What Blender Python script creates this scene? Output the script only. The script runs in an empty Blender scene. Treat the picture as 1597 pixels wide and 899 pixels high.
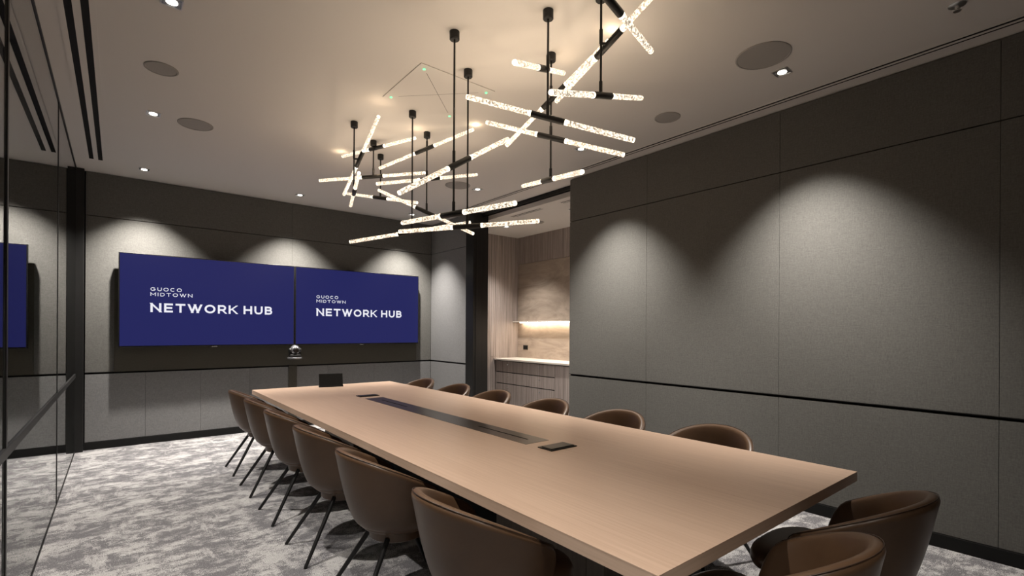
import bpy, bmesh, math, random
from mathutils import Vector, Matrix
random.seed(4)
SC = bpy.context.scene
C = SC.collection
PI = math.pi

# ------------------------------------------------------------------ camera, world, exposure
H = 3.2                      # ceiling height
XL, XR = -0.376, 4.177       # glass partition, right fabric wall
YB, YF = 7.428, -1.5         # screen wall, wall behind the camera
CAM_H, YAW, ROLL = 1.3971, -0.6801, 0.0056
cd = bpy.data.cameras.new('camera'); cam = bpy.data.objects.new('camera', cd); C.objects.link(cam)
fw = Vector((-math.sin(YAW), math.cos(YAW), 0)); rt = Vector((math.cos(YAW), math.sin(YAW), 0)); up = Vector((0, 0, 1))
r3 = rt * math.cos(ROLL) + up * math.sin(ROLL); u3 = up * math.cos(ROLL) - rt * math.sin(ROLL)
m = Matrix((r3, u3, -fw)).transposed().to_4x4(); m.translation = Vector((0, 0, CAM_H))
cam.matrix_world = m
cd.sensor_width = 36; cd.lens = 763.78 / 1597 * 36; cd.shift_x = -2.81 / 1597; cd.shift_y = 66.59 / 1597
cd.clip_start = 0.05; cd.clip_end = 60
SC.camera = cam
w = bpy.data.worlds.new('world'); SC.world = w; w.use_nodes = True
w.node_tree.nodes['Background'].inputs[0].default_value = (0.5, 0.52, 0.55, 1)
w.node_tree.nodes['Background'].inputs[1].default_value = 0.02
SC.view_settings.view_transform = 'Standard'; SC.view_settings.look = 'None'
SC.view_settings.gamma = 1; SC.view_settings.use_curve_mapping = False
SC.view_settings.exposure = 0.0
# light strengths (used by the lamp builders below)
SPOT_W, SPOT_COL = 300.0, (1.0, 0.93, 0.85)
TUBE_E = 3.0
TIP_W = 0.35
CEIL_FILL_W = 3.4  # strength of the added upward spots that brighten the ceiling
LED_E = 10.0

# ------------------------------------------------------------------ materials
def srgb(r, g, b):
    f = lambda c: (c / 255 / 12.92) if c / 255 <= .04045 else ((c / 255 + .055) / 1.055) ** 2.4
    return (f(r), f(g), f(b), 1)

def mat(name, col=(.5, .5, .5, 1), rough=.5, metal=0, **kw):
    m_ = bpy.data.materials.new(name); m_.use_nodes = True
    b = m_.node_tree.nodes['Principled BSDF']
    b.inputs['Base Color'].default_value = col; b.inputs['Roughness'].default_value = rough; b.inputs['Metallic'].default_value = metal
    for k, v in kw.items(): b.inputs[k.replace('_', ' ')].default_value = v
    return m_

def nodes(m_): return m_.node_tree.nodes, m_.node_tree.links, m_.node_tree.nodes['Principled BSDF']

def noise_col(m_, c1, c2, scale=(1, 1, 1), nscale=5, detail=6, rough=.6, p1=.35, p2=.65, bump=0, bdist=.002, coord='Object', dist=0):
    n, l, b = nodes(m_)
    tc = n.new('ShaderNodeTexCoord'); mp = n.new('ShaderNodeMapping'); mp.inputs['Scale'].default_value = scale
    nt = n.new('ShaderNodeTexNoise'); nt.inputs['Scale'].default_value = nscale; nt.inputs['Detail'].default_value = detail
    nt.inputs['Roughness'].default_value = rough; nt.inputs['Distortion'].default_value = dist
    cr = n.new('ShaderNodeValToRGB'); cr.color_ramp.elements[0].position = p1; cr.color_ramp.elements[1].position = p2
    cr.color_ramp.elements[0].color = c1; cr.color_ramp.elements[1].color = c2
    l.new(tc.outputs[coord], mp.inputs[0]); l.new(mp.outputs[0], nt.inputs['Vector']); l.new(nt.outputs[0], cr.inputs[0]); l.new(cr.outputs[0], b.inputs['Base Color'])
    if bump:
        bp = n.new('ShaderNodeBump'); bp.inputs['Strength'].default_value = bump; bp.inputs['Distance'].default_value = bdist
        l.new(nt.outputs[0], bp.inputs['Height']); l.new(bp.outputs[0], b.inputs['Normal'])
    return n, l, b, mp, nt, cr

def g(v): return (v, v, v, 1)
def fabric(name, c, var=.10):
    m_ = mat(name, rough=.95)
    n, l, b = nodes(m_); b.inputs['Specular IOR Level'].default_value = .15
    tc = n.new('ShaderNodeTexCoord'); acc = None
    for sc in ((25, 25, 420), (420, 420, 25), (90, 90, 90)):
        mp = n.new('ShaderNodeMapping'); mp.inputs['Scale'].default_value = sc
        nt = n.new('ShaderNodeTexNoise'); nt.inputs['Scale'].default_value = 1; nt.inputs['Detail'].default_value = 3
        l.new(tc.outputs['Object'], mp.inputs[0]); l.new(mp.outputs[0], nt.inputs['Vector'])
        if acc is None: acc = nt.outputs[0]
        else:
            a = n.new('ShaderNodeMath'); a.operation = 'ADD'; l.new(acc, a.inputs[0]); l.new(nt.outputs[0], a.inputs[1]); acc = a.outputs[0]
    mr = n.new('ShaderNodeMapRange'); mr.inputs['From Min'].default_value = 1.1; mr.inputs['From Max'].default_value = 1.9
    mr.inputs['To Min'].default_value = 1 - var * 2; mr.inputs['To Max'].default_value = 1 + var * 2
    l.new(acc, mr.inputs['Value'])
    mx = n.new('ShaderNodeVectorMath'); mx.operation = 'SCALE'; mx.inputs[0].default_value = c[:3]; l.new(mr.outputs[0], mx.inputs['Scale'])
    l.new(mx.outputs[0], b.inputs['Base Color'])
    bp = n.new('ShaderNodeBump'); bp.inputs['Strength'].default_value = .25; bp.inputs['Distance'].default_value = .001
    l.new(acc, bp.inputs['Height']); l.new(bp.outputs[0], b.inputs['Normal'])
    return m_

M_FAB = fabric('grey wall fabric', (.125, .123, .116, 1))
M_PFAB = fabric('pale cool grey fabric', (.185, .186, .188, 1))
M_DFAB = fabric('dark wall fabric', (.075, .070, .058, 1), .05)
M_BLK = mat('black metal', (.012, .012, .012, 1), .45, .3)
M_REVEAL = mat('black reveal', (.008, .008, .008, 1), .7, Specular_IOR_Level=.2)
M_CEIL = mat('ceiling paint', (.60, .575, .55, 1), .85)
M_GRILLE = mat('grey speaker grille', (.30, .285, .27, 1), .8)
M_CHROME = mat('brushed metal', (.6, .6, .6, 1), .3, 1)
M_SILVER = mat('silver plastic', (.35, .35, .36, 1), .25, .7)

M_CARPET = mat('patchy grey carpet', rough=1)
n, l, b = nodes(M_CARPET); b.inputs['Specular IOR Level'].default_value = .05
tc = n.new('ShaderNodeTexCoord')
def cn(scale, ns, det, rg, dist=0):
    mp = n.new('ShaderNodeMapping'); mp.inputs['Scale'].default_value = scale
    nt = n.new('ShaderNodeTexNoise'); nt.inputs['Scale'].default_value = ns; nt.inputs['Detail'].default_value = det; nt.inputs['Roughness'].default_value = rg; nt.inputs['Distortion'].default_value = dist
    l.new(tc.outputs['Object'], mp.inputs[0]); l.new(mp.outputs[0], nt.inputs['Vector']); return nt.outputs[0]
def mth(op, a, b_):
    m_ = n.new('ShaderNodeMath'); m_.operation = op
    for i_, v in enumerate((a, b_)):
        if isinstance(v, (int, float)): m_.inputs[i_].default_value = v
        else: l.new(v, m_.inputs[i_])
    return m_.outputs[0]
def ramp(v, lo, hi):
    r_ = n.new('ShaderNodeMapRange'); r_.interpolation_type = 'SMOOTHSTEP'; r_.inputs['From Min'].default_value = lo; r_.inputs['From Max'].default_value = hi; l.new(v, r_.inputs['Value']); return r_.outputs[0]
grain = cn((1, 1, 1), 170, 3, .7)
gr0 = mth('MULTIPLY', mth('SUBTRACT', grain, .5), .30)
pa = ramp(mth('ADD', cn((1.4, 1.9, 1), 2.3, 15, .80), gr0), .49, .55)      # blotches stretched across the room
pb = ramp(mth('ADD', cn((3.6, 1.1, 1), 1.6, 15, .72), gr0), .56, .61)       # strokes along the room
pc_ = ramp(mth('ADD', cn((1, 1.4, 1), 9, 10, .7), gr0), .50, .60)           # small flecks
msk = mth('MAXIMUM', mth('MAXIMUM', pa, mth('MULTIPLY', pb, .9)), mth('MULTIPLY', pc_, .5))
msk = mth('MULTIPLY', msk, mth('ADD', .75, mth('MULTIPLY', pc_, .25)))
val = mth('ADD', msk, mth('MULTIPLY', mth('SUBTRACT', grain, .5), 2.2))
cr = n.new('ShaderNodeValToRGB'); cr.color_ramp.elements[0].position = 0; cr.color_ramp.elements[1].position = 1
cr.color_ramp.elements[0].color = (.118, .115, .124, 1); cr.color_ramp.elements[1].color = (.43, .425, .42, 1)
l.new(val, cr.inputs[0]); l.new(cr.outputs[0], b.inputs['Base Color'])
bp = n.new('ShaderNodeBump'); bp.inputs['Strength'].default_value = .5; bp.inputs['Distance'].default_value = .004
l.new(grain, bp.inputs['Height']); l.new(bp.outputs[0], b.inputs['Normal'])

M_OAK = mat('pale oak veneer', rough=.36)
noise_col(M_OAK, (.46, .325, .24, 1), (.53, .385, .29, 1), (60, 1.2, 60), 1.5, 6, .6, .3, .7)
M_OAK.node_tree.nodes['Principled BSDF'].inputs['Specular IOR Level'].default_value = .4
M_OAKE = mat('oak edge', rough=.4)
noise_col(M_OAKE, (.46, .33, .245, 1), (.54, .395, .30, 1), (2, 2, 90), 1.5, 5, .6, .3, .7)
M_BASE = mat('grey brown base veneer', rough=.6)
noise_col(M_BASE, (.13, .105, .085, 1), (.17, .14, .115, 1), (20, 20, 1), 2, 5)
M_LEA = mat('brown leather', rough=.38)
noise_col(M_LEA, (.082, .045, .024, 1), (.098, .055, .030, 1), (1, 1, 1), 9, 4, .6, .3, .7, bump=.05, bdist=.001)
M_LEA.node_tree.nodes['Principled BSDF'].inputs['Specular IOR Level'].default_value = .45
M_PIPE = mat('dark piping', (.035, .018, .010, 1), .4)
M_WOOD = mat('grey taupe wood', rough=.55)
noise_col(M_WOOD, (.17, .14, .125, 1), (.50, .43, .40, 1), (16, 16, .30), 2.6, 8, .75, .33, .67)
M_STONE = mat('taupe stone', rough=.45)
noise_col(M_STONE, (.26, .21, .165, 1), (.55, .46, .385, 1), (.7, .7, 2.4), 1.6, 12, .68, .3, .72, dist=1.2)
M_TOP = mat('white quartz', (.70, .64, .58, 1), .3)
M_TVB = mat('glossy black bezel', (.01, .01, .011, 1), .25)
M_INLAY = mat('smoked glass inlay', (.05, .038, .03, 1), .28, 0)
M_BOXM = mat('dark bronze plate', (.035, .03, .027, 1), .35, .6)

def emis(name, col, e):
    m_ = mat(name, (0, 0, 0, 1), .4); b = m_.node_tree.nodes['Principled BSDF']
    b.inputs['Emission Color'].default_value = col; b.inputs['Emission Strength'].default_value = e
    return m_
M_SCREEN = emis('navy screen', srgb(37, 39, 92), 1.0); M_SCREEN.node_tree.nodes['Principled BSDF'].inputs['Roughness'].default_value = .3
M_SCREEN.node_tree.nodes['Principled BSDF'].inputs['Specular IOR Level'].default_value = .15
M_TEXT = emis('white screen letters', srgb(236, 236, 246), 1.0)
M_LEDSTRIP = emis('warm led strip', (1, .80, .58, 1), 42.0)
M_GREEN = emis('green led', (.25, 1, .45, 1), 1.6)
M_LAMP = emis('downlight lens', (1, .93, .82, 1), 9.0)
M_CAP = emis('bright tube tip', (1, .84, .62, 1), 3.2)
# seeded acrylic tube, lit from inside: bubbles glow, clear acrylic between them is darker
M_TUBE = mat('glowing bubbled acrylic', (.5, .45, .38, 1), .15)
n, l, b = nodes(M_TUBE)
tc = n.new('ShaderNodeTexCoord'); vo = n.new('ShaderNodeTexNoise'); vo.inputs['Scale'].default_value = 95; vo.inputs['Detail'].default_value = 3
vo.inputs['Roughness'].default_value = .6
l.new(tc.outputs['Object'], vo.inputs['Vector'])
mr = n.new('ShaderNodeMapRange'); mr.interpolation_type = 'SMOOTHSTEP'; mr.inputs['From Min'].default_value = .43; mr.inputs['From Max'].default_value = .58
mr.inputs['To Min'].default_value = .28; mr.inputs['To Max'].default_value = TUBE_E * .6; l.new(vo.outputs[0], mr.inputs['Value'])
b.inputs['Emission Color'].default_value = (1, .85, .66, 1); l.new(mr.outputs[0], b.inputs['Emission Strength'])
M_GLASS = mat('clear partition glass', (.80, .84, .82, 1), 0.0, 0, Transmission_Weight=1.0, IOR=1.5)

# ------------------------------------------------------------------ mesh helpers
def finish(name, bm, mats, parent=None, smooth=False, bevel=0, seg=2, subsurf=0, autosm=None):
    me = bpy.data.meshes.new(name); bmesh.ops.recalc_face_normals(bm, faces=bm.faces); bm.to_mesh(me); bm.free()
    for mm in (mats if isinstance(mats, (list, tuple)) else [mats]): me.materials.append(mm)
    o = bpy.data.objects.new(name, me); C.objects.link(o)
    if parent: o.parent = parent
    if smooth or subsurf:
        for f in me.polygons: f.use_smooth = True
    if autosm:
        for f in me.polygons: f.use_smooth = True
        me.set_sharp_from_angle(angle=math.radians(autosm))
    if bevel:
        md = o.modifiers.new('bevel', 'BEVEL'); md.width = bevel; md.segments = seg; md.limit_method = 'ANGLE'; md.angle_limit = math.radians(40)
        if seg > 1 and not smooth and not autosm: pass
    if subsurf:
        md = o.modifiers.new('sub', 'SUBSURF'); md.levels = subsurf; md.render_levels = subsurf
    return o

def box(bm, x0, x1, y0, y1, z0, z1, mi=0):
    vs = [bm.verts.new((x, y, z)) for x in (x0, x1) for y in (y0, y1) for z in (z0, z1)]
    fs = []
    for q in ((0, 1, 3, 2), (4, 6, 7, 5), (0, 4, 5, 1), (2, 3, 7, 6), (0, 2, 6, 4), (1, 5, 7, 3)):
        f = bm.faces.new([vs[i] for i in q]); f.material_index = mi; fs.append(f)
    return fs

def cyl(bm, a, b_, r0, r1=None, seg=20, mi=0, caps=True, rings=None):
    """cylinder from a to b; rings: list of (t, radius) along it"""
    a = Vector(a); b_ = Vector(b_); r1 = r0 if r1 is None else r1
    d = (b_ - a).normalized(); s = d.orthogonal().normalized(); t = d.cross(s)
    rings = rings or [(0, r0), (1, r1)]
    L = []
    for tt, r in rings:
        c_ = a.lerp(b_, tt)
        L.append([bm.verts.new(c_ + (s * math.cos(2 * PI * i / seg) + t * math.sin(2 * PI * i / seg)) * max(r, 1e-5)) for i in range(seg)])
    for k in range(len(L) - 1):
        for i in range(seg):
            f = bm.faces.new((L[k][i], L[k][(i + 1) % seg], L[k + 1][(i + 1) % seg], L[k + 1][i])); f.material_index = mi
    if caps:
        f = bm.faces.new(L[0][::-1]); f.material_index = mi; f = bm.faces.new(L[-1]); f.material_index = mi
    return L

def lathe(bm, prof, c=(0, 0), seg=32, mi=0):
    L = [[bm.verts.new((c[0] + max(r, 1e-4) * math.cos(2 * PI * i / seg), c[1] + max(r, 1e-4) * math.sin(2 * PI * i / seg), z)) for i in range(seg)] for r, z in prof]
    for k in range(len(L) - 1):
        for i in range(seg):
            f = bm.faces.new((L[k][i], L[k][(i + 1) % seg], L[k + 1][(i + 1) % seg], L[k + 1][i])); f.material_index = mi
    bm.faces.new(L[0][::-1]).material_index = mi; bm.faces.new(L[-1]).material_index = mi

def B(): return bmesh.new()
def boxobj(name, x0, x1, y0, y1, z0, z1, m_, parent=None, bevel=0, seg=2):
    bm = B(); box(bm, x0, x1, y0, y1, z0, z1); return finish(name, bm, m_, parent, bevel=bevel, seg=seg)
def empty(name, loc=(0, 0, 0), rz=0):
    o = bpy.data.objects.new(name, None); C.objects.link(o); o.location = loc; o.rotation_euler = (0, 0, rz); o.empty_display_size = .1
    return o
def tag(o, label, cat, group=None):
    o['label'] = label; o['category'] = cat
    if group: o['group'] = group
    return o
def struct(o, label=None):
    o['kind'] = 'structure'
    if label: o['label'] = label
    return o
def copy_tree(o, parent=None):
    c = o.copy(); C.objects.link(c)
    if parent: c.parent = parent
    for ch in list(o.children): copy_tree(ch, c)
    return c

# ------------------------------------------------------------------ room shell
struct(boxobj('floor', -2.6, 6.1, YF - .2, YB + .2, -.1, 0, M_CARPET), 'grey carpet floor with mottled pale and charcoal patches')
struct(boxobj('ceiling', -2.6, 6.1, YF - .2, YB + .2, H, H + .12, M_CEIL), 'flat off white ceiling above the boardroom table')
ZR0, ZR1, ZS = .867, .885, 2.694     # rail groove, upper seam

def panels(bm, axis, pos, out, spans_low, spans_up, top=H, ml=0):
    """fabric panels standing 'out' proud of a black backing; axis = direction along the wall"""
    gap = .0013
    def put(a0, a1, z0, z1, mi=0):
        lo, hi = sorted((pos, pos + out))
        if axis == 'x': box(bm, a0 + gap, a1 - gap, lo, hi, z0, z1, mi)
        else: box(bm, lo, hi, a0 + gap, a1 - gap, z0, z1, mi)
    for a0, a1 in zip(spans_low[:-1], spans_low[1:]): put(a0, a1, .09, ZR0, ml)
    for a0, a1 in zip(spans_up[:-1], spans_up[1:]):
        put(a0, a1, ZR1, ZS - .004); put(a0, a1, ZS + .004, top - .006)

# screen wall
bm = B(); box(bm, -2.6, XR + .13, YB + .03, YB + .15, 0, H, 1)
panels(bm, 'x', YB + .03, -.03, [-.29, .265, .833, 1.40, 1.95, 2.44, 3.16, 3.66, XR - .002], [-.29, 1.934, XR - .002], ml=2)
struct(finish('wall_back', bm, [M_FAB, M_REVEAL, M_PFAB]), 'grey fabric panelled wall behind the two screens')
# stub of the right wall beyond the opening
bm = B(); box(bm, XR + .03, XR + .13, 6.33, YB + .03, 0, H, 1)
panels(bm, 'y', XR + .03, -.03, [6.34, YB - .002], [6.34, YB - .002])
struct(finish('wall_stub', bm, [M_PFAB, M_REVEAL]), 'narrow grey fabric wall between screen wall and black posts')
# movable right wall
bm = B(); box(bm, XR + .03, XR + .13, YF - .1, 4.115, 0, H - .005, 1)
ys = [-1.5, -.82, .459, 1.739, 3.024, 4.113]
panels(bm, 'y', XR + .03, -.03, ys, ys, H - .004)
struct(finish('wall_right', bm, [M_FAB, M_REVEAL]), 'long grey fabric panelled right wall')
# wall behind the camera
bm = B(); box(bm, -2.6, 6.1, YF - .13, YF - .03, 0, H, 1)
panels(bm, 'x', YF - .03, .03, [-.3, .8, 2, 3.1, XR], [-.3, .8, 2, 3.1, XR])
struct(finish('wall_front', bm, [M_FAB, M_REVEAL]))
# slim metal trims on the rail groove
for nm, bx in (('trim_1', (-.29, XR, YB - .004, YB + .02, ZR1, ZR1 + .006)), ('trim_2', (XR - .004, XR + .02, YF, 4.113, ZR1, ZR1 + .006)), ('trim_3', (XR - .004, XR + .02, 6.34, YB - .005, ZR1, ZR1 + .006))):
    struct(boxobj(nm, *bx, M_BLK), 'thin black rail along the fabric wall at table height')
struct(boxobj('baseboard_back', -.30, XR, YB - .012, YB + .02, 0, .085, M_REVEAL), 'black baseboard under the screen wall')
struct(boxobj('baseboard_right', XR - .012, XR + .02, YF, 4.113, 0, .085, M_REVEAL), 'black baseboard under the long right wall')
struct(boxobj('baseboard_stub', XR - .012, XR + .02, 6.34, YB - .013, 0, .085, M_REVEAL))
# black posts of the sliding partition and its ceiling track
bm = B(); box(bm, XR - .01, XR + .15, 6.13, 6.335, 0, H - .002); box(bm, XR + .03, XR + .06, 6.122, 6.13, .02, H - .05)
struct(finish('trim_4', bm, M_BLK, bevel=.004), 'wide black post at the end of the stub wall')
struct(boxobj('trim_5', XR + .20, XR + .32, 6.205, 6.39, 0, H - .002, M_BLK, bevel=.004), 'black post beside the wooden pantry wall')
bm = B(); box(bm, XR + .165, XR + .175, -1.5, 6.2, H - .05, H - .001); box(bm, XR + .22, XR + .23, -1.5, 6.2, H - .05, H - .001); box(bm, XR + .165, XR + .23, -1.5, 6.2, H - .012, H - .001)
struct(finish('trim_6', bm, M_BLK), 'black ceiling track above the pantry opening')

# ------------------------------------------------------------------ glass partition on the left
ZM = .865
gw = struct(empty('wall_left', (XL, 3, 0)), 'black framed glass partition on the left')
def L_(x, y, z): return (x - XL, y - 3, z)
def gpart(name, x0, x1, y0, y1, z0, z1, m_, bev=.002):
    o = boxobj(name, x0 - XL, x1 - XL, y0 - 3, y1 - 3, z0, z1, m_, gw, bevel=bev); return struct(o)
gpart('jamb', XL - .03, -.300, YB - .09, YB - .0, 0, H - .002, M_BLK)
gpart('top_track', XL - .02, XL + .012, YF, YB - .09, H - .022, H - .001, M_BLK)
gpart('header', XL - .16, XL - .10, YF, YB - .1, H - .05, H - .001, M_BLK)
gpart('bottom_track', XL - .012, XL + .010, YF, YB - .09, .0, .014, M_BLK)
gpart('midrail', XL - .010, XL + .014, YF, YB - .09, ZM - .022, ZM + .022, M_BLK)
gpart('mullion', XL - .014, XL + .012, 2.955, 2.985, .014, H - .022, M_BLK)
ysg = [-1.49, .6, 2.955, 5.27, YB - .09]
for a0, a1 in zip(ysg[:-1], ysg[1:]):
    gpart('glass_pane', XL - .006, XL + .006, a0 + .002 + (.03 if a0 == 2.955 else 0), a1 - .003, .014, H - .022, M_GLASS, 0)
gpart('joint_strip', XL - .009, XL + .009, 5.262, 5.276, .014, H - .022, M_BLK, 0)
struct(boxobj('wall_corridor', -2.6, -2.5, YF, YB, 0, H, mat('dark corridor paint', (.05, .05, .05, 1), .8)))

# ------------------------------------------------------------------ pantry beyond the opening
PX, PY, PH = 5.84, 7.10, 3.13
bm = B(); box(bm, XR + .34, 6.1, -1.5, YB, PH, H - .001)
struct(finish('ceiling_pantry', bm, M_CEIL), 'pantry ceiling beyond the opening')
bm = B()
k = 0; x = XR + .16
while x < PX - .01:
    x1 = min(x + .098, PX)
    box(bm, x + .001, x1 - .001, PY, PY + .02, .10, .925); box(bm, x + .001, x1 - .001, PY, PY + .02, .930, PH); x = x1
box(bm, XR + .16, PX + .1, PY + .01, PY + .04, 0, PH)
struct(finish('wall_pantry_side', bm, M_WOOD), 'taupe vertical wood panelled side wall of the pantry')
bm = B(); box(bm, PX + .02, PX + .15, -1.5, PY + .04, 0, PH, 0)
y = PY
while y > 2.6:
    box(bm, PX - .012, PX + .02, y - .298, y - .002, 2.64, PH, 0); y -= .30
box(bm, PX - .004, PX + .02, 2.6, PY, 1.575, 2.635, 1)
box(bm, PX, PX + .02, 2.6, PY, .90, 1.575, 1)
struct(finish('wall_pantry_back', bm, [M_WOOD, M_STONE]), 'pantry back wall of taupe stone with wood above')
struct(boxobj('wall_pantry_near', XR + .13, 6.1, 2.45, 2.55, 0, PH, M_WOOD))

sh = empty('wall_shelf', (PX, 5.0, 1.56))
boxobj('shelf_board', -.13, -.0045, -2.4, 2.095, -.008, .012, M_TOP, sh, bevel=.002)
led = boxobj('led_strip', -.075, -.045, -2.3, 1.95, -.016, -.008, M_LEDSTRIP, sh); led['label'] = 'glowing warm led strip'
tag(sh, 'thin stone shelf with a warm light strip underneath, on the pantry back wall', 'shelf')
ol = empty('power_outlet', (PX, 6.87, 1.09))
boxobj('plate', -.008, 0, -.062, .062, -.04, .04, M_BLK, ol, bevel=.003)
boxobj('socket', -.011, -.008, -.045, -.008, -.02, .02, M_REVEAL, ol); boxobj('socket', -.011, -.008, .008, .045, -.02, .02, M_REVEAL, ol)
tag(ol, 'black power outlet on the lit stone backsplash above the pantry counter', 'outlet')

# sideboard: carcass, six drawers with knobs, filler door, plinth
sb_ = empty('base_cabinet', (5.31, 5.0, 0))
boxobj('carcass', .022, .525, -2.4, 2.085, .08, .868, M_REVEAL, sb_)
boxobj('plinth', .06, .50, -2.4, 2.07, 0, .08, M_REVEAL, sb_)
boxobj('end_panel', .0, .022, 2.065, 2.085, .08, .868, M_WOOD, sb_)
zrows = [(.09, .455), (.470, .655), (.670, .855)]
for (ya, yb_) in ((6.315, 7.063), (5.55, 6.311)):
    for (z0, z1) in zrows:
        d = boxobj('drawer', .0, .021, ya - 5.0, yb_ - 5.0, z0, z1, M_WOOD, sb_, bevel=.0015)
        bm = B(); yc = (ya + yb_) / 2 - 5.0 + (.03 if ya > 6 else -.04); zc = z1 - .055
        cyl(bm, (0, yc, zc), (-.022, yc, zc), .006, rings=[(0, .005), (.5, .005), (.6, .010), (.9, .012), (1, .009)], seg=14)
        finish('knob', bm, M_CHROME, d, smooth=True)
for (ya, yb_) in ((4.70, 5.546), (3.85, 4.696), (2.6, 3.846)):
    boxobj('door', .0, .021, ya - 5.0, yb_ - 5.0, .09, .855, M_WOOD, sb_, bevel=.0015)
tag(sb_, 'grey wood base cabinet with drawers and small round knobs in the pantry', 'cabinet')
ct = boxobj('countertop', 5.285, PX - .001, 2.56, PY - .002, .869, .899, M_TOP, bevel=.003)
tag(ct, 'pale stone countertop on the pantry base cabinet', 'countertop')

# ------------------------------------------------------------------ ceiling fittings
def slot(name, x0, x1, y0, y1, nslots, label, zc=H, trim=.05):
    r = empty(name, ((x0 + x1) / 2, (y0 + y1) / 2, zc)); hw, hl = (x1 - x0) / 2, (y1 - y0) / 2
    bm = B(); t = trim
    box(bm, -hw - t, -hw, -hl - t, hl + t, -.004, 0); box(bm, hw, hw + t, -hl - t, hl + t, -.004, 0)
    box(bm, -hw, hw, hl, hl + t, -.004, 0); box(bm, -hw, hw, -hl - t, -hl, -.004, 0)
    finish('frame', bm, M_CEIL, r)
    wdt = 2 * hw / (2 * nslots - 1)
    for i in range(nslots):
        a = -hw + i * 2 * wdt
        boxobj('slot', a, a + wdt, -hl, hl, -.0035, -.0005, M_REVEAL, r)
        if i < nslots - 1: boxobj('divider', a + wdt, a + 2 * wdt, -hl, hl, -.006, -.0005, M_CEIL, r)
    tag(r, label, 'air vent', 'linear air slots in the ceiling'); return r
slot('linear_vent', -.242, -.132, 2.0, 6.86, 2, 'long double slot air diffuser in the ceiling beside the glass partition', trim=.03)
slot('linear_vent', 3.985, 4.048, -1.2, YB - .6, 2, 'long thin double slot air diffuser along the right fabric wall', trim=.012)
slot('linear_vent', 4.63, 4.69, 5.15, 5.82, 2, 'short air slot in the pantry ceiling beside the round speaker', PH, .012)
slot('linear_vent', 4.63, 4.69, 4.05, 4.74, 2, 'short air slot in the pantry ceiling nearer the fabric wall end', PH, .012)

def speaker(x, y, r, label, zc=H):
    o = empty('ceiling_speaker', (x, y, zc))
    bm = B(); lathe(bm, [(r, 0), (r, -.004), (r - .004, -.007), (r - .010, -.007), (r - .012, -.004), (r - .012, 0)], seg=48); finish('rim', bm, M_GRILLE, o, autosm=40)
    bm = B(); lathe(bm, [(r - .012, -.0005), (r - .012, -.004), (r * .5, -.0055), (0.001, -.006)], seg=48); finish('grille', bm, M_GRILLE, o, smooth=False, autosm=40)
    tag(o, label, 'speaker', 'round ceiling speakers'); return o
speaker(.228, 4.18, .10, 'small round ceiling speaker on the left, nearer the camera than its neighbour')
speaker(.526, 5.125, .135, 'larger round ceiling speaker on the left between two downlights')
speaker(3.265, 1.468, .165, 'large round ceiling speaker at upper right beside a square downlight')
speaker(3.588, 2.397, .105, 'small round grey disc on the ceiling near the right air slot')
speaker(3.276, 5.172, .155, 'round ceiling speaker seen between the pendant rods')
speaker(5.165, 5.84, .13, 'round ceiling speaker in the pantry', PH)
# sprinkler at the upper right edge
sp = empty('sprinkler', (3.572, .565, H))
bm = B(); lathe(bm, [(.04, 0), (.04, -.004), (.03, -.010), (.012, -.012), (.012, -.025)]); finish('escutcheon', bm, M_CHROME, sp, autosm=40)
bm = B(); lathe(bm, [(.006, -.025), (.006, -.034), (.018, -.035), (.018, -.037)]); finish('deflector', bm, M_CHROME, sp, autosm=40)
tag(sp, 'small chrome sprinkler on the ceiling at the upper right', 'sprinkler')

def downlight(x, y, label, zc=H, power=SPOT_W, cone=95, blend=1.0, tilt=(0, 0), size=.05):
    o = empty('downlight', (x, y, zc)); h = size
    bm = B()
    for (a, b1, c_, d_) in ((-h, h, h - .006, h), (-h, h, -h, -h + .006), (-h, -h + .006, -h + .006, h - .006), (h - .006, h, -h + .006, h - .006)): box(bm, a, b1, c_, d_, -.006, 0)
    finish('frame', bm, M_CHROME, o)
    boxobj('housing', -h + .006, h - .006, -h + .006, h - .006, -.003, -.0005, M_SILVER, o)
    bm = B(); lathe(bm, [(.028, -.003), (.028, -.006), (.02, -.009), (.001, -.010)], seg=24); lens = finish('lens', bm, M_LAMP, o, smooth=True); lens['label'] = 'glowing lens'
    ld = bpy.data.lights.new('downlight_lamp', 'SPOT'); ld.energy = power; ld.color = SPOT_COL; ld.spot_size = math.radians(cone); ld.spot_blend = blend; ld.shadow_soft_size = .03
    lo = bpy.data.objects.new('lamp', ld); C.objects.link(lo); lo.parent = o; lo.location = (0, 0, -.03)
    lo.rotation_euler = (math.radians(tilt[0]), math.radians(tilt[1]), 0)
    tag(o, label, 'downlight', 'square ceiling downlights'); return o
# the row beside the glass, the pair over the screens, the row that washes the fabric wall
downlight(.224, 3.286, 'square downlight cut by the top edge of the photo, upper left')
downlight(.224, 5.094, 'square downlight beside the round speakers on the left')
downlight(.226, 6.939, 'square downlight above the left end of the screens', power=SPOT_W * 2.2, cone=90, tilt=(4, 0))
downlight(1.89, 6.903, 'square downlight above the middle of the screens', power=SPOT_W * 2.2, cone=90, tilt=(4, 0))
downlight(3.552, 3.353, 'square downlight behind the big pendants, washing the far end of the right wall', power=SPOT_W * 1.65, cone=84, tilt=(0, -6))
downlight(3.568, 1.474, 'square downlight beside the large speaker at upper right', power=SPOT_W * 1.65, cone=84, tilt=(0, -6))
downlight(3.56, 5.149, 'square downlight beyond the pendant rods near the pantry opening')
downlight(3.56, 6.93, 'square downlight near the right corner of the screen wall, behind the pendants', power=SPOT_W * 2.2, cone=90, tilt=(4, 0))
downlight(5.02, 6.41, 'small downlight in the pantry ceiling near its side wall', PH, power=SPOT_W * .9)
downlight(5.02, 4.9, 'pantry downlight hidden behind the fabric wall end', PH, power=SPOT_W * .9)
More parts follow.
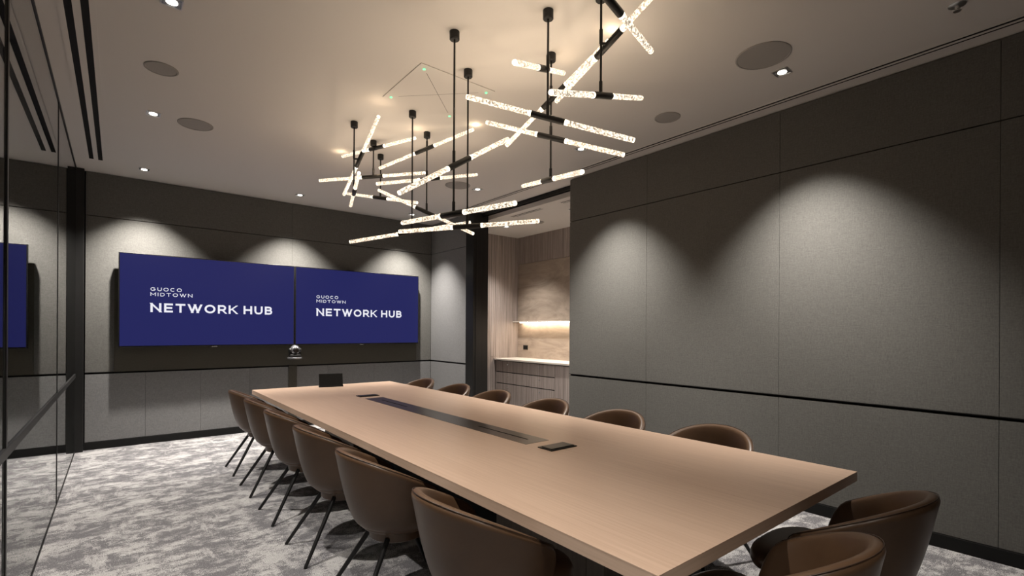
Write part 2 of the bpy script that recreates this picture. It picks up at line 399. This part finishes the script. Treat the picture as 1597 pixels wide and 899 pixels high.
for (x, y) in ((.224, 1.47), (.224, -.4)): downlight(x, y, 'unseen square downlight added as fill behind the camera')  # unseen lamps added as room fill, in line with the row beside the glass

# ceiling microphone panel with four green leds
mc = empty('ceiling_microphone', (1.89, 3.27, H)); q = .31
bm = B(); box(bm, -q, q, -q, q, -.006, 0); finish('panel', bm, M_CEIL, mc, bevel=.002)
bm = B()
for s in (1, -1):
    a = Vector((-.22, -.22 * s, -.0064)); e = Vector((.22, .22 * s, -.0064)); d = (e - a).normalized(); pz = d.cross(Vector((0, 0, 1))) * .0015
    vs = [bm.verts.new(v) for v in (a - pz, a + pz, e + pz, e - pz)]; bm.faces.new(vs)
finish('groove', bm, M_REVEAL, mc)
for sx in (1, -1):
    for sy in (1, -1):
        bm = B(); cyl(bm, (sx * .262, sy * .262, -.009), (sx * .262, sy * .262, -.013), .010, seg=16); o = finish('indicator_light', bm, M_GREEN, mc); o['label'] = 'green led'
tag(mc, 'flat square ceiling microphone panel with crossing lines and four green lights', 'microphone')

# ------------------------------------------------------------------ screens
STROKES = {  # letters as strokes in a 1 x 1 cell (width given), joined as bars
 'N': (.80, [[(0, 0), (0, 1)], [(.02, 1), (.78, 0)], [(.80, 0), (.80, 1)]]),
 'E': (.62, [[(0, 0), (0, 1)], [(0, 1), (.62, 1)], [(0, .5), (.56, .5)], [(0, 0), (.62, 0)]]),
 'T': (.74, [[(.37, 0), (.37, 1)], [(0, 1), (.74, 1)]]),
 'W': (1.20, [[(0, 1), (.32, 0)], [(.32, 0), (.60, 1)], [(.60, 1), (.88, 0)], [(.88, 0), (1.20, 1)]]),
 'O': (.92, 'ring'), 'G': (.88, 'gee'), 'C': (.84, 'cee'),
 'R': (.68, [[(0, 0), (0, 1)], [(0, 1), (.42, 1)], [(.42, 1), (.58, .94), (.66, .80), (.66, .66), (.58, .47), (.42, .40)], [(0, .40), (.42, .40)], [(.38, .40), (.68, 0)]]),
 'K': (.72, [[(0, 0), (0, 1)], [(0, .34), (.68, 1)], [(.26, .58), (.72, 0)]]),
 'H': (.76, [[(0, 0), (0, 1)], [(0, .5), (.76, .5)], [(.76, 0), (.76, 1)]]),
 'U': (.74, [[(0, 1), (0, .38), (.05, .18), (.18, .04), (.37, 0), (.56, .04), (.69, .18), (.74, .38), (.74, 1)]]),
 'B': (.66, [[(0, 0), (0, 1)], [(0, 1), (.40, 1), (.53, .95), (.60, .84), (.60, .70), (.53, .58), (.40, .53)], [(0, .53), (.42, .53), (.58, .47), (.66, .36), (.66, .20), (.58, .06), (.42, 0), (0, 0)]]),
 'M': (.90, [[(0, 0), (0, 1)], [(0, 1), (.45, .35)], [(.45, .35), (.90, 1)], [(.90, 1), (.90, 0)]]),
 'I': (.0, [[(0, 0), (0, 1)]]),
 'D': (.74, [[(0, 0), (0, 1), (.34, 1), (.56, .93), (.70, .74), (.74, .5), (.70, .26), (.56, .07), (.34, 0), (0, 0)]]),
}
def stroke_text(bm, txt, x0, z0, width, height, th, y, gap=.28, word=None):
    """bars of thickness th; text spans exactly width x height, facing -y"""
    sp = 0.45
    tot = 0; cells = []; wi = 0
    for i, ch in enumerate(txt):
        if ch == ' ': tot += sp; wi += 1; continue
        wd = STROKES[ch][0]
        if word is None or word == wi: cells.append((ch, tot))
        tot += wd + gap + th / height
    tot -= gap
    kx = (width) / tot; hh = height - th; kz = hh
    for ch, off in cells:
        wd, st = STROKES[ch]
        if isinstance(st, str):
            a0, a1 = {'ring': (0, 360), 'gee': (38, 360), 'cee': (42, 318)}[st]
            nseg = 32; pts = [(wd / 2 + wd / 2 * math.cos(math.radians(a0 + (a1 - a0) * i / nseg)), .5 + .5 * math.sin(math.radians(a0 + (a1 - a0) * i / nseg))) for i in range(nseg + 1)]
            st2 = [pts]
            if st == 'gee': st2 = [pts[:], [(wd, .5), (wd * .55, .5)]]
        else: st2 = st
        for pl in st2:
            P = [Vector((x0 + th / 2 + (off + px) * kx, 0, z0 + th / 2 + pz * kz)) for px, pz in pl]
            nrm = []
            for i in range(len(P)):
                d = (P[min(i + 1, len(P) - 1)] - P[max(i - 1, 0)]).normalized(); nrm.append(Vector((-d.z, 0, d.x)) * th / 2)
            P = [p_.copy() for p_ in P]
            d0 = (P[1] - P[0]).normalized(); d1 = (P[-1] - P[-2]).normalized()
            diag = len(pl) == 2 and pl[0][0] != pl[1][0] and pl[0][1] != pl[1][1]
            ext = 0 if (diag or isinstance(st, str)) else th / 2
            P[0] -= d0 * ext; P[-1] += d1 * ext
            if diag:   # trim slanted strokes flat at their ends
                dd = (P[-1] - P[0]); hw = th / 2 * min(1.12, dd.length / abs(dd.z)); sgn = 1 if dd.z > 0 else -1
                e = dd / abs(dd.z) * (th / 2)
                A, E_ = P[0] - e * (1 if pl[0][1] in (0, 1) else 0), P[-1] + e * (1 if pl[1][1] in (0, 1) else 0)
                q4 = [A + Vector((-hw, 0, 0)), A + Vector((hw, 0, 0)), E_ + Vector((hw, 0, 0)), E_ + Vector((-hw, 0, 0))]
                f = bm.faces.new([bm.verts.new((v.x, y, v.z)) for v in q4]); continue
            Lf = [bm.verts.new((p_.x + n_.x, y, p_.z + n_.z)) for p_, n_ in zip(P, nrm)]
            Rf = [bm.verts.new((p_.x - n_.x, y, p_.z - n_.z)) for p_, n_ in zip(P, nrm)]
            for i in range(len(P) - 1): bm.faces.new((Lf[i], Lf[i + 1], Rf[i + 1], Rf[i]))

def tv(x0, x1, label, tx, tw):
    z0, z1 = 1.178, 2.288; yf, yb = 7.285, 7.345
    o = empty('television', ((x0 + x1) / 2, yb, (z0 + z1) / 2)); cx, cz = (x0 + x1) / 2, (z0 + z1) / 2
    boxobj('case', x0 - cx, x1 - cx, yf + .006 - yb, 0, z0 - cz, z1 - cz, M_TVB, o, bevel=.004)
    boxobj('mount', -.4, .4, 0, YB - .015 - yb, -.25, .25, M_BLK, o)
    s = boxobj('screen', x0 - cx + .012, x1 - cx - .012, yf - yb + .002, yf - yb + .0065, z0 - cz + .016, z1 - cz - .012, M_SCREEN, o); s['label'] = 'navy blue lit display'
    yt = yf - yb + .001
    for wi_, wd_ in enumerate(('NETWORK', 'HUB')):
        bm = B(); stroke_text(bm, 'NETWORK HUB', tx - cx, 1.596 - cz, tw, .109, .0225, yt, .26, wi_)
        t = finish('headline_word', bm, M_TEXT, o); t['label'] = 'white word ' + wd_
    bm = B(); stroke_text(bm, 'GUOCO', tx - cx, 1.851 - cz, .312, .043, .0068, yt, .34)
    t = finish('small_word', bm, M_TEXT, o); t['label'] = 'white word GUOCO'; bm = B()
    stroke_text(bm, 'MIDTOWN', tx - cx, 1.789 - cz, .423, .042, .0068, yt, .34)
    t = finish('small_word', bm, M_TEXT, o); t['label'] = 'white word MIDTOWN'
    bm = B(); box(bm, -.03, .03, yf - yb + .002, yf - yb + .012, z0 - cz - .008, z0 - cz); finish('badge', bm, M_SILVER, o)
    tag(o, label, 'television', 'wall mounted screens')
tv(.004, 1.931, 'left large wall screen showing white NETWORK HUB on navy', .303, 1.338)
tv(1.938, 3.868, 'right large wall screen showing white NETWORK HUB on navy', 2.229, 1.330)
bp_ = boxobj('dark_panel', -.032, 3.895, YB - .014, YB - .001, ZR1 + .004, 2.10, M_DFAB); tag(bp_, 'thin dark panel on the wall behind and below both screens', 'wall panel')  # thin dark panel from the rail up behind the screens
cc = boxobj('dark_strip', 1.89, 2.002, YB - .012, YB - .001, .088, ZR0 + .012, M_DFAB); tag(cc, 'dark vertical strip on the wall below the camera', 'cable cover')  # narrow dark strip from the baseboard up to the rail

# pan tilt camera hung under the gap between the screens
pc = empty('conference_camera', (1.922, 7.23, .985))
bm = B(); lathe(bm, [(.03, .0), (.085, .0), (.095, .006), (.095, .018), (.088, .024), (.03, .024)], seg=40); finish('mount_plate', bm, M_SILVER, pc, autosm=40)
bm = B(); box(bm, -.03, .03, .05, .182, .004, .018); finish('wall_bracket', bm, M_BLK, pc)
bm = B(); lathe(bm, [(.03, .024), (.078, .025), (.082, .032), (.080, .052), (.070, .066), (.03, .068)], seg=40); finish('base', bm, M_BLK, pc, autosm=40)
for s in (-1, 1):
    bm = B(); cyl(bm, (s * .058, 0, .120), (s * .082, 0, .120), .03, rings=[(0, .036), (.7, .034), (1, .022)], seg=28); box(bm, *sorted((s * .062, s * .078)), -.024, .024, .05, .12)
    finish('yoke', bm, M_BLK, pc, autosm=40)
bm = B(); bmesh.ops.create_uvsphere(bm, u_segments=28, v_segments=18, radius=.068); bmesh.ops.scale(bm, vec=(.92, 1, 1.05), verts=bm.verts); bmesh.ops.translate(bm, vec=(0, -.005, .125), verts=bm.verts)
hd = finish('head', bm, M_SILVER, pc, smooth=True)
bm = B(); cyl(bm, (0, -.045, .125), (0, -.082, .120), .036, rings=[(0, .040), (.6, .038), (.9, .034), (1, .030)], seg=28); lz = finish('lens', bm, M_TVB, hd, autosm=40)
tag(pc, 'silver and black pan tilt camera under the gap between the two screens', 'camera')

# ------------------------------------------------------------------ boardroom table
TX0, TX1, TY0, TY1, TZ = 1.14, 2.74, .782, 5.94, .735
tb = empty('boardroom_table', (1.94, 3.36, 0)); ox, oy = 1.94, 3.36
bm = B()
box(bm, TX0 - ox, -.0006, TY0 - oy, TY1 - oy, TZ - .004, TZ); box(bm, .0006, TX1 - ox, TY0 - oy, TY1 - oy, TZ - .004, TZ)
for f in bm.faces: f.material_index = 0
# chamfered slab under the veneer
def ring(ix, z): return [bm.verts.new(v) for v in ((TX0 - ox + ix, TY0 - oy + ix, z), (TX1 - ox - ix, TY0 - oy + ix, z), (TX1 - ox - ix, TY1 - oy - ix, z), (TX0 - ox + ix, TY1 - oy - ix, z))]
R = [ring(.0005, TZ - .004), ring(.0005, TZ - .045), ring(.01, TZ - .047), ring(.01, TZ - .05)]
for A, D in zip(R[:-1], R[1:]):
    for i in range(4): f = bm.faces.new((A[i], A[(i + 1) % 4], D[(i + 1) % 4], D[i])); f.material_index = 1
f = bm.faces.new(R[-1]); f.material_index = 1; bm.faces.new(R[0]).material_index = 1
finish('tabletop', bm, [M_OAK, M_OAKE], tb)
for (ya, yb_) in ((1.45, 2.25), (4.45, 5.25)):
    bm = B(); yy = ya
    mid = ya + .107
    box(bm, 1.7 - ox, 2.18 - ox, ya - oy, mid - .002 - oy, .0, TZ - .05); box(bm, 1.7 - ox, 2.18 - ox, mid + .002 - oy, yb_ - oy, .0, TZ - .05); box(bm, 1.71 - ox, 2.17 - ox, ya + .01 - oy, yb_ - .01 - oy, 0, TZ - .05)
    finish('pedestal', bm, M_BASE, tb)
bm = B(); box(bm, 1.74 - ox, 2.14 - ox, 2.25 - oy, 4.45 - oy, .25, TZ - .05); o = finish('cable_trough', bm, M_REVEAL, tb)
# flush smoked inlay with two slots
bm = B(); box(bm, 1.848 - ox, 2.032 - ox, 2.167 - oy, 4.549 - oy, TZ - .001, TZ + .0012); inl = finish('inlay', bm, M_INLAY, tb); inl['label'] = 'smoked glass cable inlay'
for (a0, a1) in ((3.86, 4.37), (2.26, 2.78)):
    boxobj('slot', 1.934 - ox, 1.948 - ox, a0 - oy, a1 - oy, TZ + .0012, TZ + .0018, M_REVEAL, inl)
tag(tb, 'long pale oak boardroom table with a dark cable inlay down its centre', 'table')

def power_box(y, label):
    o = empty('table_power_box', (1.95, y, TZ))
    boxobj('plate', -.1, .1, -.058, .058, 0, .006, M_BOXM, o, bevel=.002); boxobj('lid', -.09, .09, -.046, .035, .006, .010, M_BOXM, o, bevel=.002)
    boxobj('finger_slot', -.06, .06, .038, .043, .006, .0066, M_REVEAL, o)
    tag(o, label, 'power box', 'flip lid boxes in the table')
power_box(2.01, 'dark flip lid power box on the table at the near end of the inlay')
power_box(4.73, 'dark flip lid power box on the table at the far end of the inlay')
# tilted touch panel
tp = empty('touch_panel', (1.93, 5.76, TZ), math.radians(-14))
bm = B(); prof = [(-.045, .0), (.06, .0), (.06, .008), (-.035, .012), (-.045, .012)]
A = [[bm.verts.new((sx, y_, z_)) for y_, z_ in prof] for sx in (-.132, .132)]
bm.faces.new(A[0]); bm.faces.new(A[1][::-1])
for i in range(5): bm.faces.new((A[0][i], A[0][(i + 1) % 5], A[1][(i + 1) % 5], A[1][i]))
finish('foot', bm, M_REVEAL, tp, bevel=.002)
bm = B(); box(bm, -.13, .13, -.006, .006, 0, .15); o = finish('display', bm, M_REVEAL, tp, bevel=.003); o.location = (0, -.03, .010); o.rotation_euler = (math.radians(-24), 0, 0)
tag(tp, 'small black tilted touch panel standing on the far end of the table', 'touch panel')

# ------------------------------------------------------------------ chairs
def smooth01(t): t = max(0, min(1, t)); return t * t * (3 - 2 * t)
def make_chair():
    root = empty('tub_chair')
    ax, ay, fy = .325, .330, .135
    NU = 41
    def plan(u):           # u in [-1,1]; back at 0, arm fronts at +-1
        s = abs(u); sg = 1 if u >= 0 else -1
        if s < .70:
            a = s / .70 * PI / 2; p_ = Vector((math.sin(a) * ax, -math.cos(a) * ay if math.cos(a) > 1e-6 else 0, 0))
        else:
            t = (s - .70) / .30; p_ = Vector((ax - .03 * t * t, t * fy, 0))
        p_.x *= sg; return p_
    def ztop(u):
        s = abs(u)
        yy = max(0, (plan(u).y + ay) / (ay + fy)); z = .80 - .212 * yy ** 1.08
        if s > .80: z -= .115 * ((s - .80) / .20) ** 2.2
        return z
    zb = .395
    def fac(t): return .60 + .40 * (max(t, 0) ** .48)
    th = .046
    bm = B(); loops = []; rim = []
    for i in range(NU):
        u = -1 + 2 * i / (NU - 1); u = math.copysign(abs(u) ** .93, u)
        pl = plan(u); zt = ztop(u); hgt = zt - zb
        inw = Vector((-pl.x / ax * .9, -(pl.y if pl.y < 0 else 0) / ay, 0)); inw = inw.normalized()
        T_ = th * (1 - .35 * smooth01((abs(u) - .85) / .15))
        loop = []
        ref = .785 - zb
        outer = []
        for t in (0, .03, .09, .22, .42, .68, .90):
            z = zb + hgt * t; q_ = pl * fac(hgt * t / ref); outer.append(Vector((q_.x, q_.y, z)))
        top = pl * fac(hgt / ref)
        rimc = Vector((top.x, top.y, 0)) + inw * T_ / 2
        for k in range(0, 5):
            a = PI * k / 4; outer.append(Vector((rimc.x, rimc.y, 0)) - inw * math.cos(a) * T_ / 2 + Vector((0, 0, zt - T_ * .42 + math.sin(a) * T_ * .42)))
        for t in (.84, .62, .38, .16, .05):
            z = zb + hgt * t; q_ = pl * fac(hgt * t / ref); outer.append(Vector((q_.x, q_.y, z)) + inw * (T_ + .022 * (1 - t)))
        loops.append([bm.verts.new(v) for v in outer])
        rim.append(Vector((rimc.x, rimc.y, zt)) - inw * T_ * .34 - Vector((0, 0, .0035)))
    K = len(loops[0])
    for i in range(NU - 1):
        for j in range(K - 1): bm.faces.new((loops[i][j], loops[i][j + 1], loops[i + 1][j + 1], loops[i + 1][j]))
        bm.faces.new((loops[i][K - 1], loops[i][0], loops[i + 1][0], loops[i + 1][K - 1]))
    for lp in (loops[0], loops[-1]):
        c_ = Vector(); [c_.__iadd__(v.co) for v in lp]; c_ /= K; c_.y += .014
        cv = bm.verts.new(c_)
        for j in range(K): bm.faces.new((lp[j], lp[(j + 1) % K], cv))
    finish('shell', bm, M_LEA, root, subsurf=1)
    # piping line that follows the rim
    bm = B(); prev = None
    for i in range(NU):
        d = (rim[min(i + 1, NU - 1)] - rim[max(i - 1, 0)]).normalized(); s_ = d.cross(Vector((0, 0, 1))).normalized(); t_ = s_.cross(d)
        rg = [bm.verts.new(rim[i] + (s_ * math.cos(2 * PI * k / 6) + t_ * math.sin(2 * PI * k / 6)) * .0019) for k in range(6)]
        if prev: [bm.faces.new((prev[k], prev[(k + 1) % 6], rg[(k + 1) % 6], rg[k])) for k in range(6)]
        prev = rg
    pi_ = finish('piping', bm, M_PIPE, root, smooth=True); pi_['label'] = 'dark piping along the rim'
    # seat cushion: rounded D shape
    bm = B(); L = []
    for (f_, z) in ((.88, .405), (.97, .415), (1.0, .435), (1.0, .452), (.97, .472), (.88, .484), (.5, .488)):
        rg = []
        for i in range(40):
            a = 2 * PI * i / 40; cx_, sy_ = math.cos(a), math.sin(a)
            ex = .62 if sy_ > 0 else .9
            x_ = math.copysign(abs(cx_) ** ex, cx_) * (.212 + .05 * smooth01(sy_ * 1.6)); y_ = math.copysign(abs(sy_) ** ex, sy_) * (.275 if sy_ > 0 else .20) + .0
            rg.append(bm.verts.new((x_ * f_, y_ * f_ + .015, z)))
        L.append(rg)
    for A_, D_ in zip(L[:-1], L[1:]):
        for i in range(40): bm.faces.new((A_[i], A_[(i + 1) % 40], D_[(i + 1) % 40], D_[i]))
    bm.faces.new(L[0][::-1]); bm.faces.new(L[-1])
    finish('seat', bm, M_LEA, root, smooth=True)
    # belly of the shell and the smaller round pan below it
    bm = B(); lathe(bm, [(.02, .366), (.15, .368), (.178, .378), (.198, .396), (.21, .43)], c=(0, -.01), seg=40); bmesh.ops.scale(bm, vec=(1, 1, 1), verts=bm.verts); finish('underside', bm, M_LEA, root, smooth=True)
    bm = B(); lathe(bm, [(.02, .322), (.138, .322), (.147, .328), (.150, .374), (.02, .376)], c=(0, -.01), seg=40); o_ = finish('swivel_pan', bm, M_LEA, root, autosm=35)
    for sx in (-1, 1):
        for sy in (-1, 1):
            bm = B(); foot = (sx * .209, sy * .30 - .02, 0); topp = (sx * .10, sy * .105 - .01, .345)
            cyl(bm, topp, foot, .0125, .010, seg=12, rings=[(0, .0135), (.97, .0105), (1, .009)]); finish('leg', bm, M_BLK, root, autosm=40)
    return root
chair = make_chair()
YC = [1.57, 2.41, 3.19, 3.97, 4.72, 5.48]
LBL = ['nearest brown leather tub chair on the left side of the table',
       'second nearest brown tub chair on the left side of the table',
       'third nearest brown tub chair on the left side of the table',
       'fourth brown tub chair from the camera on the left side of the table',
       'brown tub chair on the left side of the table, last but one before the screens',
       'farthest brown tub chair on the left side, closest to the screen wall']
LBR = ['nearest brown tub chair on the far side of the table, before the fabric wall',
       'second nearest brown tub chair on the wall side of the table',
       'third brown tub chair on the wall side, before the pantry drawers',
       'fourth brown tub chair on the wall side, left of the pantry drawers',
       'brown tub chair on the wall side of the table, before the stub wall',
       'farthest brown tub chair on the wall side, closest to the right screen']
YCR = [1.60, 2.36, 3.12, 3.91, 4.62, 5.40]
spots = [(1.175, y, -PI / 2, s, 'tub chairs along the left side') for y, s in zip(YC, LBL)] + \
        [(2.715, y, PI / 2, s, 'tub chairs along the wall side') for y, s in zip(YCR, LBR)] + \
        [(2.30, .735, 0, 'brown tub chair at the near table end, closer to the fabric wall', 'tub chairs at the near end'),
         (1.63, .735, 0, 'brown tub chair at the near table end, cut by the photo bottom', 'tub chairs at the near end')]
for i, (x, y, rz, lb, gp) in enumerate(spots):
    o = chair if i == 0 else copy_tree(chair)
    o.location = (x, y, 0); o.rotation_euler = (0, 0, rz); tag(o, lb, 'chair', gp)

# ------------------------------------------------------------------ pendant lights: a canopy, a rod, tilted pairs of acrylic tubes
RODS = {'C1': (1.586, 4.175), 'C2': (1.887, 4.474), 'C3': (2.092, 4.777), 'C4': (1.880, 3.666), 'C5': (2.183, 3.972), 'C6': (1.572, 2.527),
        'C7': (1.877, 2.839), 'C8': (1.874, 2.025), 'C9': (2.184, 2.329), 'C10': (1.985, 1.733), 'C11': (1.60, 1.33)}
TUBES = [('C1', (1.597, 3.689, 3.086), (1.652, 4.598, 2.671)), ('C1', (1.442, 3.693, 2.608), (1.735, 4.649, 2.588)),
         ('C2', (1.755, 4.929, 3.145), (2.067, 3.979, 3.12)), ('C2', (1.486, 4.784, 2.814), (2.276, 4.177, 2.901)),
         ('C3', (1.913, 5.232, 2.863), (2.272, 4.324, 2.644)), ('C4', (1.483, 3.982, 2.12), (2.259, 3.374, 2.289)),
         ('C5', (1.919, 4.401, 2.927), (2.416, 3.57, 3.16)), ('C5', (1.723, 4.01, 2.651), (2.686, 3.903, 2.901)), ('C5', (1.873, 4.317, 2.692), (2.476, 3.645, 2.264)),
         ('C6', (1.177, 2.445, 2.137), (2.013, 2.565, 2.673)), ('C6', (1.48, 3.022, 2.115), (1.653, 2.037, 2.081)),
         ('C7', (1.556, 3.226, 2.098), (2.201, 2.462, 2.137)),
         ('C8', (1.458, 1.809, 2.671), (2.245, 2.276, 3.073)), ('C8', (1.576, 2.395, 2.759), (2.2, 1.68, 2.447)),
         ('C9', (2.102, 2.691, 2.689), (2.281, 1.933, 3.14)), ('C9', (1.968, 2.74, 2.829), (2.405, 1.912, 2.478)), ('C9', (2.342, 2.796, 2.475), (2.0, 1.876, 2.281)),
         ('C10', (2.068, 2.157, 2.795), (1.967, 1.258, 3.048)), ('C10', (1.529, 1.632, 2.484), (2.456, 1.823, 2.809)),
         ('C11', (1.176, 1.251, 2.797), (2.050, 1.465, 2.787))]
PL = {'C1': 'pendant on the leftmost canopy, one tube rising steeply',
      'C2': 'pendant second from the left, its upper tubes almost touching the ceiling',
      'C3': 'short pendant on the smallest, farthest canopy, with one pair of glowing tubes',
      'C4': 'pendant on a long thin rod whose low tubes reach farthest left',
      'C5': 'pendant with three tilted pairs of tubes on one rod, centre left',
      'C6': 'pendant with the long rod on the centre line and two pairs of tubes',
      'C7': 'pendant just right of the longest rod with one low pair of tubes',
      'C8': 'pendant with a short bright tube up high and long pair below',
      'C9': 'pendant with three tube pairs, lowest one before fabric wall corner',
      'C10': 'pendant under the top edge of the photo with a level bright tube pair',
      'C11': 'pendant cut off by the top edge of the photo'}
for key, (rx, ry) in RODS.items():
    root = empty('pendant_light', (rx, ry, H)); tag(root, 'black stemmed ' + PL[key], 'pendant light', 'acrylic tube pendants')
    tubes = [(Vector(a), Vector(b_)) for k_, a, b_ in TUBES if k_ == key]
    O = Vector((rx, ry, H))
    bm = B(); lathe(bm, [(.004, -.052), (.026, -.052), (.030, -.048), (.030, -.002), (.028, 0), (.004, 0)], seg=28); finish('canopy', bm, M_BLK, root, autosm=35)
    hubs = []
    for a, b_ in tubes: hubs.append((a + b_) / 2)
    zlow = min(h_.z for h_ in hubs)
    bm = B(); cyl(bm, (0, 0, -.05), (0, 0, zlow + .012 - H), .0062, seg=12); finish('rod', bm, M_BLK, root, autosm=40)
    for (a, b_), h_ in zip(tubes, hubs):
        d = (b_ - a).normalized(); half = (b_ - a).length / 2
        hl = h_ - O
        # collar on the rod and the stub that carries the socket
        bm = B(); zc = hl.z + .02; top = min(zc + .055, -.055)
        cyl(bm, (0, 0, top), (0, 0, hl.z), .0095, seg=12); finish('collar', bm, M_BLK, root, autosm=40)
        bm = B(); cyl(bm, hl - d * .10, hl + d * .10, .018, seg=24, rings=[(0, .0165), (.01, .018), (.99, .018), (1, .0165)])
        stub = Vector((0, 0, hl.z))
        if (stub - hl).length > .012: cyl(bm, stub, hl, .008, seg=12)
        sk = finish('socket', bm, M_BLK, root, autosm=40)
        for s in (-1, 1):
            p0 = hl + d * s * .10; p1 = hl + d * s * half; ln = (p1 - p0).length
            bm = B(); cyl(bm, p0, p1, .0145, seg=20, rings=[(0, .0145), (1 - .006 / ln, .0145), (1, .0125)])
            gt = finish('acrylic_tube', bm, M_TUBE, sk, autosm=40); gt['label'] = 'glowing bubbled clear tube'
            tip = B(); cyl(tip, p0 - d * s * .001, p0 + d * s * .016, .0155, seg=20); finish('light_ring', tip, M_CAP, sk, autosm=40)
            tip = B(); cyl(tip, p1 - d * s * .003, p1 + d * s * .004, .0125, seg=20, rings=[(0, .0135), (.7, .0125), (1, .008)]); finish('tube_tip', tip, M_CAP, sk, smooth=True)
            ld = bpy.data.lights.new('tube_lamp', 'POINT'); ld.energy = TIP_W; ld.color = (1, .74, .48); ld.shadow_soft_size = .012
            lo = bpy.data.objects.new('tube_lamp', ld); C.objects.link(lo); lo.parent = sk; lo.location = p1 + d * s * .025
            ld = bpy.data.lights.new('ceiling_fill', 'SPOT'); ld.energy = CEIL_FILL_W * min(1, max(.01, (-p0.lerp(p1, .5).z - .03) / .9)) ** 2; ld.color = (1, .80, .58); ld.shadow_soft_size = .02  # spot added above each tube to brighten the ceiling, not a part of the pendant
            ld.spot_size = math.radians(165); ld.spot_blend = 1
            lo = bpy.data.objects.new('ceiling_fill', ld); C.objects.link(lo); lo.parent = sk; lo.location = p0.lerp(p1, .5) + Vector((0, 0, .03)); lo.rotation_euler = (PI, 0, 0)
